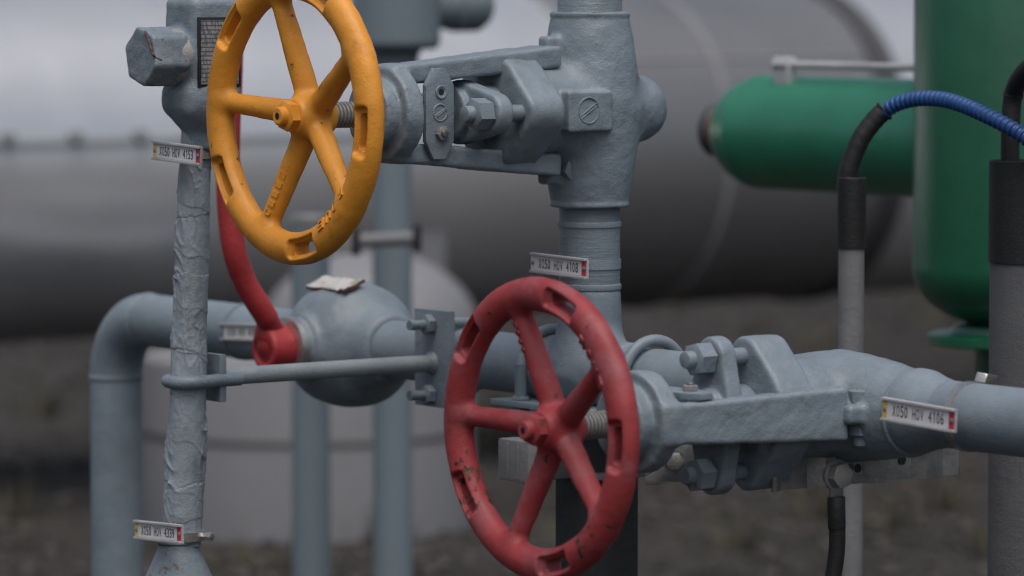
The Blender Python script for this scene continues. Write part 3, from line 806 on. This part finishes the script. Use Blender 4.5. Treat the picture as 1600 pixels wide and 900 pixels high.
# ------------------------------------------------------------------ brace between pipe and wrapped riser
pp = M(-.2117, -.036)
br = thing('pipe_brace', 'horizontal grey brace rod joining the wrapped riser to a bolted plate on the pipe', 'brace', pp)
cp_ = obj('clamp_plate', box(pp + Z * .001, (.004, .030, .050), (U, V, Z), .0014), m_grey, br)
for sg in (1, -1):
    zc_ = sg * .036
    nb = hexprism(pp - U * .004 + Z * zc_, pp - U * .014 + Z * zc_, .018, rot=.4)
    obj('nut', nb, m_grey, br)
ub = [M(-.2117, -.068, .036)] + [M(-.2117, .036 * math.sin(a), .036 * math.cos(a)) for a in np.linspace(0, math.pi, 20)] + [M(-.2117, -.068, -.036)]
obj('u_bolt', sweep(ub, .0052, 16), m_grey, br)
POLE = pp - U * .297 + Z * -.001
ro = pp - Z * .004
obj('rod', cyl(ro - U * .002, ro - U * .262, .0088, 28, .001), paint('stained_rod_paint', (.25, .285, .305), grime=.8, grime_col=(.12, .12, .075), lumps=.0008), br)
obj('rod_weld', lathe([(0, .0125), (.003, .0115), (.006, .009)], ro - U * .003, -U, 28), m_grey, br)
pq = ro - U * .268
obj('end_plate', box(pq, (.004, .0155, .0235), (U, V, Z), .0012), m_grey, br)
zz = -.002
for sg in (1, -1):
    obj('nut', hexprism(pq + U * .004 + V * sg * .0085 * 1.0 + Z * zz, pq + U * .012 + V * sg * .0085 + Z * zz, .0125), m_grey, br)
pr_ = .0215
ub = [pq + U * .022 + V * -pr_ * .55 + Z * zz, pq - U * .005 + V * -pr_ * .62 + Z * zz] + [POLE + V * (-pr_ * math.cos(a)) - U * (pr_ * math.sin(a)) + Z * (pq.z + zz - POLE.z) for a in np.linspace(.15, math.pi - .15, 22)] + [pq - U * .005 + V * pr_ * .62 + Z * zz, pq + U * .022 + V * pr_ * .55 + Z * zz]
obj('u_bolt', sweep(ub, .0066, 16), m_grey, br)

# ------------------------------------------------------------------ wrapped riser with its fitting on top
wr = thing('wrapped_riser', 'slim leaning riser wrapped in wrinkled grey painted tape', 'pipe', Vector((POLE.x, POLE.y, 0)))
wz0, wz1 = P(290, 852, 4.18).z, P(305, 172, 4.18).z
ax0 = P(285, 852, 4.18); ax1 = P(307, 205, 4.18); axd = ax1 - ax0
ns, nr = 110, 640; v = []; f = []
seams = [(ax0.z + (ax1.z - ax0.z) * q, random.uniform(-.002, .003), random.choice((.0008, -.0008, .0011))) for q in (.06, .145, .37, .47, .66, .80, .93)]
for i in range(nr):
    h = i / (nr - 1); zq = ax0.z + (ax1.z - ax0.z) * h
    rb = .0190 - .0040 * h
    if h < .03: rb -= .0012
    for kk_ in range(ns):
        a = 2 * math.pi * kk_ / ns
        ca, sa = math.cos(a), math.sin(a)
        zs = zq + .006 * mnoise.noise(Vector((ca * .9, sa * .9, zq * 6))) + .002 * mnoise.noise(Vector((ca * 3, sa * 3, zq * 30)))
        step = 0.0
        for sz, sl_, sg_ in seams:
            t_ = zs - (sz + sl_ * ca)
            if abs(t_) < .03: step += .5 * sg_ * (1 if t_ > 0 else 0) * (1 - abs(t_) / .03) - .0005 * (.5 + mnoise.noise(Vector((ca, sa, sz * 40)))) * math.exp(-(t_ / .0011) ** 2)
        n1 = mnoise.noise(Vector((ca * 1.3 + 3, sa * 1.3 + .5 * ca, zq * 38 + ca * 1.2 + 1.5 * mnoise.noise(Vector((ca, sa, zq * 20))))))
        n2 = mnoise.noise(Vector((ca * 2.2, sa * 2.2 + 9, zq * 85 - sa * 3.0)))
        n3 = mnoise.noise(Vector((ca * 4.5 + 2, sa * 4.5, zq * 170)))
        amp = max(.1, min(1.3, .6 + 1.5 * mnoise.noise(Vector((ca * .7, sa * .7, zq * 13 + 4)))))
        turn = zq / .047 + a / (2 * math.pi) + .22 * mnoise.noise(Vector((ca * .9, sa * .9, zq * 8 + 2))); fr_ = turn % 1.0
        step += .0009 * math.exp(-fr_ * 9) * min(1, fr_ * 25) * max(0, .6 + mnoise.noise(Vector((math.floor(turn) * 3.7, ca * .6, sa * .6))))
        d = step + amp * (.0021 * max(0, 1 - abs(n1) * 2.6) ** 2 + .0007 * max(0, 1 - abs(n2) * 2.2) ** 2 + .0003 * n3)
        lump_ = .0012 * mnoise.noise(Vector((ca * 1.1, sa * 1.1 + 5, zq * 16)))
        r = rb + d + lump_
        cen = ax0 + axd * h
        v.append(cen + Vector((ca * r, sa * r, 0)))
for i in range(nr - 1):
    for kk_ in range(ns):
        j = (kk_ + 1) % ns; f.append((i * ns + kk_, i * ns + j, (i + 1) * ns + j, (i + 1) * ns + kk_))
f.append(tuple(range(ns))[::-1]); f.append(tuple(range((nr - 1) * ns, nr * ns)))
obj('wrapped_pipe', B().add(v, f), m_wrap, wr, smooth=80)
bt = P(279, 850, 4.18)
obj('base_reducer', lathe([(0, .0205), (-.004, .0208), (-.008, .0222), (-.018, .0265), (-.032, .033), (-.048, .0375), (-.07, .0395), (-.16, .0395), (-bt.z + .0, .0395)][::-1], bt, Z, 56), m_grey, wr)
obj('neck_joint', lathe([(0, .0190), (.003, .0215), (.008, .0215), (.011, .0195)], bt - Z * .001, Z, 48), m_grey, wr)

hc = P(317, 100, 4.18); hc2 = hc.copy()
ha = np.array([list(U), list(V), [0, 0, 1]])
def f_hs(p):
    q = (p - np.array(hc)) @ ha.T
    d = s_box(q, (0, 0, .012), (.0285, .0285, .0545), None, .010)
    d = smin(d, s_cyl(q, (0, 0, -.060), (0, 0, -.02), .0305, .012), .014)
    d = smin(d, s_box(q, (-.009, 0, -.035), (.025, .024, .014), None, .009), .012)
    d = smin(d, s_cone(q, (0, 0, -.085), (0, 0, -.05), .0175, .022, .003), .012)
    return smin(d, s_cyl(q, (-.02, 0, .008), (-.033, 0, .008), .027, .004), .006)
hd_ = thing('valve_head', 'lumpy grey valve head with big hex side plug and data plate atop the wrapped riser', 'fitting', hc)
obj('housing', cast(f_hs, hc - Vector((.07, .07, .1)), hc + Vector((.07, .07, .08)), .0019, .0007, 45), m_grey, hd_)
pc_ = hc + Z * .008
def f_plug(p):
    q = (p - np.array(pc_)) @ ha.T; d = np.abs(q[:, 0] + .0515) - .0215 + .003; best = d
    for k_ in range(3):
        a_ = R(12) + k_ * math.pi / 3; best = smax(best, np.abs(q[:, 1] * math.cos(a_) + q[:, 2] * math.sin(a_)) - .0262 + .002, .003)
    return smax(best, vlen(q[:, 1:]) - .0292, .003) - .002
hp = obj('hex_plug', cast(f_plug, pc_ - Vector((.11, .09, .04)), pc_ + Vector((.03, .03, .04)), .0016, .0009, 50), m_grey, hd_)
crk = [pc_ - U * .0735 - Z * -.0245 + V * .012, pc_ - U * .0738 + Z * .012 + V * .021, pc_ - U * .0735 + Z * .002 + V * .0262, pc_ - U * .060 + Z * -.0052 + V * .0268, pc_ - U * .042 + Z * -.0045 + V * .0268, pc_ - U * .032 + Z * -.004 + V * .0265]
obj('rust_crack', sweep(catmull(crk, 6), [.0011 + .0006 * math.sin(i * 1.7) for i in range(31)], 8), m_rust, hp)
obj('collar', lathe([(0, .0275), (.004, .0275), (.012, .0262), (.013, .02)], pc_ - U * .028, -U, 40), paint('peeling_paint', (.30, .30, .29), vary=.2, chips=.05, chip_col=(.12, .07, .03), grime=.6, grime_col=(.2, .15, .08)), hp)
npc = hc + V * .0290 + Z * .012
npl = obj('data_plate', box(npc, (.0245, .0012, .034), (U, V, Z), .0006), m_dark, hd_)
obj('plate_face', box(npc + V * .0014, (.0215, .0005, .031), (U, V, Z)), m_plate, npl)

# ------------------------------------------------------------------ name tags on hose clamps
def tag_text(text, wid, hei, ex, ey, ez, ctr):
    b = B(); pit = wid / len(text)
    for i, ch in enumerate(text):
        if ch == ' ': continue
        o_ = ctr + ex * ((i - (len(text) - 1) / 2) * pit)
        if ch == '1':                                   # upright stroke with a short flag
            box(o_ + ex * pit * .08, (pit * .085, hei / 2, .00012), (ex, ey, ez), 0, b)
            d_ = (ex * .62 - ey * -.78).normalized(); box(o_ - ex * pit * .10 + ey * hei * .36, (pit * .24, pit * .07, .00011), (d_, ez.cross(d_), ez), 0, b)
        else: fit_text(ch, pit * .74, hei, .00012, ex, ey, ez, o_, b, -.004)
    return b
def name_tag(ctr, text, label, tilt, band_c, band_ax, band_r, band_m, yaw=0.0, yellow=True, screw=None, L_=.085, hgt_=.0185):
    ex = (Matrix.Rotation(yaw, 3, 'Z') @ V).normalized(); ez = ex.cross(Z).normalized() * -1.0
    if ez.y > 0: ez = -ez
    ex = (ex * math.cos(tilt) - Z * math.sin(tilt)).normalized(); ey = ez.cross(ex)
    if ey.z < 0: ey = -ey
    t = thing('name_tag', label, 'name tag', ctr, 'white name tags clamped to the pipes')
    hw, hh = L_ / 2, hgt_ / 2
    fr = box(ctr - ez * .0022, (hw, hh, .0012), (ex, ey, ez))
    for sg in (1, -1): box(ctr + ey * sg * (hh - .0011) - ez * .0002, (hw, .0012, .0022), (ex, ey, ez), .0004, fr)
    obj('frame', fr, m_alu, t)
    obj('insert', box(ctr - ez * .0007, (hw - .0065, hh - .0026, .0004), (ex, ey, ez)), m_white, t)
    obj('end_piece', box(ctr - ex * (hw - .0034) - ez * .0006, (.0030, hh - .0026, .0005), (ex, ey, ez)), m_yellowlabel if yellow else m_white, t)
    obj('end_piece', box(ctr + ex * (hw - .0042) - ez * .0006, (.0030, hh - .0026, .0005), (ex, ey, ez)), m_redlabel, t)
    for sg in (1, -1): obj('screw', lathe([(0, .0022), (.0006, .0021), (.001, .0012)], ctr + ex * sg * (hw - .0037) - ez * .0001, ez, 16), m_steel, t)
    obj('lettering', tag_text(text, L_ * .72, hh * .98, ex, ey, ez, ctr - ez * .00015), m_ink, t)
    if band_c is not None:
        bd = obj('hose_clamp', lathe([(-.0045, band_r), (-.0045, band_r + .0008), (.0045, band_r + .0008), (.0045, band_r)], band_c, band_ax, 48), band_m, t)
        if screw is not None:
            d = screw; o_ = band_c + d[0] * (band_r + .004)
            if band_r > .028: obj('screw_housing', box(o_ + d[1] * .004 + d[0] * .002, (.011, .0055, .0045), (d[1], d[0].cross(d[1]).normalized(), d[0]), .0012), m_stainless, bd)
            obj('clamp_screw', hexprism(o_ - d[1] * .006, o_ + d[1] * .003, .007), m_stainless, bd)
            obj('screw_head', hexprism(o_ + d[1] * .003, o_ + d[1] * .0075, .008), m_stainless, bd)
        obj('bracket', cyl(ctr - ez * .003, ctr - ez * .012, .004, 12), m_galv, t)
def polec(y):
    h = (P(0, y, 4.18).z - ax0.z) / (ax1.z - ax0.z); return ax0 + axd * h, .0190 - .0040 * h
q, r = polec(240)
name_tag(P(275, 239, 4.145), 'XO50 HOV 4153', 'white tag reading 4153 below the valve head on the wrapped riser', R(2.2), q, Z, r + .0022, m_steel, screw=(Vector((.9, -.4, 0)).normalized(), Vector((.7, -.7, 0))))
q, r = polec(836)
name_tag(P(246, 831, 4.145), 'XO50 HOV 4339', 'white tag reading 4339 at the foot of the wrapped riser', R(-2.6), q, Z, r + .0022, m_stainless, screw=(Vector((.93, -.35, 0)).normalized(), Vector((.85, -.5, 0))))
name_tag(P(872, 415, 4.165), 'XO50 HOV 4108', 'white tag reading 4108 on the riser above the red wheel', R(1.2), Vector((M(0).x, M(0).y, P(0, 414, 4.19).z)), Z, RP + .0003, m_grey_pipe, yellow=False, L_=.089, hgt_=.0195)
name_tag(P(1434, 648, 3.722), 'XO50 HOV 4106', 'white tag reading 4106 on the right-hand pipe behind the red valve', R(2.2), M(.552), V, RP + .0006, m_stainless, L_=.094, hgt_=.0205,
         screw=((Z * .9 + U * .4).normalized(), (U * .8 - V * .3 - Z * .15).normalized()))
name_tag(P(378, 519, 4.655), 'XO50 HOV 4101', 'white tag half hidden behind the red lever on the far pipe', R(-3), M(-.62), V, RP + .0006, m_grey_pipe)

# ------------------------------------------------------------------ pipe support under the tee
sc = Vector((.084, 4.205, 0)); zs0, zs1 = ZP - .100, ZP - .062
sp = thing('pipe_support', 'black square support post with grey strut and U-bolts under the tee', 'pipe support', sc)
obj('post', box(sc + Z * (zs0 / 2 - .001), (.0295, .0295, zs0 / 2 - .001), (U, V, Z), .002), m_dark, sp)
obj('base_plate', box(sc + Z * .006, (.07, .07, .006), (U, V, Z), .002), m_dark, sp)
obj('strut', box(sc + Z * (zs0 + zs1) / 2 + U * .008, (.082, .019, .0195), (U, V, Z), .002), m_collar, sp)
obj('head_plate', box(sc + Z * (zs0 - .0) + U * .0, (.034, .034, .003), (U, V, Z), .001), m_grey, sp)
ce = sc - U * .092 + Z * ((zs0 + zs1) / 2)
bx_ = box(ce, (.012, .025, .0205), (U, V, Z), .003)
for sg in (-.3, .25): box(ce - U * .0121 + V * sg * .03, (.0008, .0012, .017), (U, V, Z), .0003, bx_)
obj('end_cap', bx_, m_capw, sp)
obj('saddle_plate', box(M(.02, 0, -.0335), (.052, .115, .003), (U, V, Z), .001), m_grey, sp)
obj('packing_block', box(M(.005, 0, -.047), (.03, .026, .0105), (U, V, Z), .001), m_steel, sp)
obj('bolt', hexprism(sc + V * .019 + U * .045 + Z * (zs0 + .02), sc + V * .029 + U * .045 + Z * (zs0 + .02), .016), m_steel, sp)
for s_ in (-.062, .102):
    rb = .0385
    ub = [M(s_, -rb, -.062), M(s_, -rb, -.02)] + [M(s_, -rb * math.cos(a), rb * math.sin(a)) for a in np.linspace(0, math.pi, 22)] + [M(s_, rb, -.02), M(s_, rb, -.062)]
    obj('u_bolt', sweep(ub, .0055, 18), m_grey, sp)
    th = []
    for i in range(26): th += [(i * .0014, .0055), (i * .0014 + .0005, .0062), (i * .0014 + .0009, .0062)]
    for sg in (-1, 1):
        obj('thread', lathe(th, M(s_, sg * rb, -.0305), Z, 20), m_grey, sp)
        obj('nut', hexprism(M(s_, sg * rb, -.0305), M(s_, sg * rb, -.0265), .016), m_grey, sp)
        obj('nut', hexprism(M(s_, sg * rb, -.049), M(s_, sg * rb, -.0365), .018), m_grey, sp)

# galvanised earthing rail under the pipe on the right
rl = M(.388, 0, 0); zr0 = ZP - .074; zr1 = ZP - .042
rail = thing('earth_rail', 'bent galvanised steel rail with holes under the right-hand pipe', 'rail', rl)
pf = [(q + .036, c * 1.5) for q, c in ((-.142, .004), (-.138, .004), (-.128, .001), (-.095, .0), (-.084, .007), (-.072, .007), (-.062, -.001), (-.030, .001), (-.020, .007), (-.012, .007), (.0, -.001), (.030, .001), (.040, .006), (.072, .0), (.090, .001))]
b = B(); vs = []; n = len(pf)
for (a, c) in pf:
    top = zr1 - (.004 if a > -.12 else 0)
    for (dv_, z_) in ((.0, zr0), (.0, top), (-.0025, top), (-.0025, zr0)): vs.append(Vector((rl.x, rl.y, 0)) + U * a + V * (c * 1.3 + .01 + dv_) + Z * z_)
fs = []
for i in range(n - 1):
    for k_ in range(4): fs.append((i * 4 + k_, i * 4 + (k_ + 1) % 4, (i + 1) * 4 + (k_ + 1) % 4, (i + 1) * 4 + k_))
fs += [(0, 1, 2, 3), (n * 4 - 4, n * 4 - 3, n * 4 - 2, n * 4 - 1)]
b.add(vs, fs)
obj('rail_plate', b, m_galv, rail, smooth=20)
def rpt(a, c, z): return Vector((rl.x, rl.y, 0)) + U * a + V * (c * 1.3 + .01) + Z * z
for a, c, zq in ((-.004, .0055, zr0 + .015), (.022, .007, zr0 + .014), (.056, .001, zr0 + .018)):
    obj('hole', cyl(rpt(a, c, zq), rpt(a, c, zq) + V * .0004, .0042, 20), m_dark, rail)
obj('hanger', box(rpt(-.03, -.01, zr1 + .004), (.006, .002, .012), (U, V, Z), .0005), m_galv, rail)
la = rpt(-.036, .0092, zr0 + .012)
cb = thing('earth_cable', 'black earthing cable bolted to the galvanised rail and hanging down', 'cable', la)
obj('bolt', hexprism(la, la + V * .013, .021, rot=.2), m_steel, cb)
obj('washer', cyl(la - V * .001, la + V * .003, .0145, 28, .0008), m_steel, cb)
obj('lug', box(la - Z * .013 + V * .002, (.0075, .0018, .012), (U, V, Z), .001), m_galv, cb)
obj('sleeve', cyl(la - Z * .02 + V * .002, la - Z * .05 + V * .003, .0082, 20, .001), m_dark, cb)
obj('cable', sweep(catmull([la - Z * .035 + V * .003, la - Z * .07 + V * .003, la - Z * .12 - U * .006, la - Z * .22 - U * .016, la - Z * .4 - U * .02, la - Z * (la.z - .02) - U * .0], 10), .0076, 18), m_rubber, cb)

# small galvanised bracket seen below the red bonnet
kb = P(1052, 724, 3.96)
bk = thing('angle_bracket', 'small bright galvanised bracket with bolt below the red bonnet ring', 'bracket', kb)
out = [(-.026, -.020), (-.012, -.020), (-.010, -.017), (.008, -.017), (.010, -.020), (.016, -.020), (.021, -.008), (.021, .019), (.006, .019), (-.003, .012), (-.010, -.003), (-.026, -.013)]
obj('plate', prism(out, kb, (U * .8 + V * .6).normalized(), Z, (V * .8 - U * .6).normalized(), .003, .0005), m_galv, bk)
obj('bolt', hexprism(kb + Z * .003 + V * .002, kb + Z * .003 + V * .012 - U * .008, .015), m_steel, bk)
obj('washer', cyl(kb + Z * .003 + V * .001, kb + Z * .003 + V * .004 - U * .002, .0105, 24), m_galv, bk)
ke = Vector((.150, 4.255, ZP - .082)); obj('bar', sweep([kb - V * .001 + Z * .006, kb.lerp(ke, .5), ke], .004, 12), m_galv, bk)
obj('pin', cyl(kb + U * .01, kb + U * .055, .003, 12), m_galv, bk)
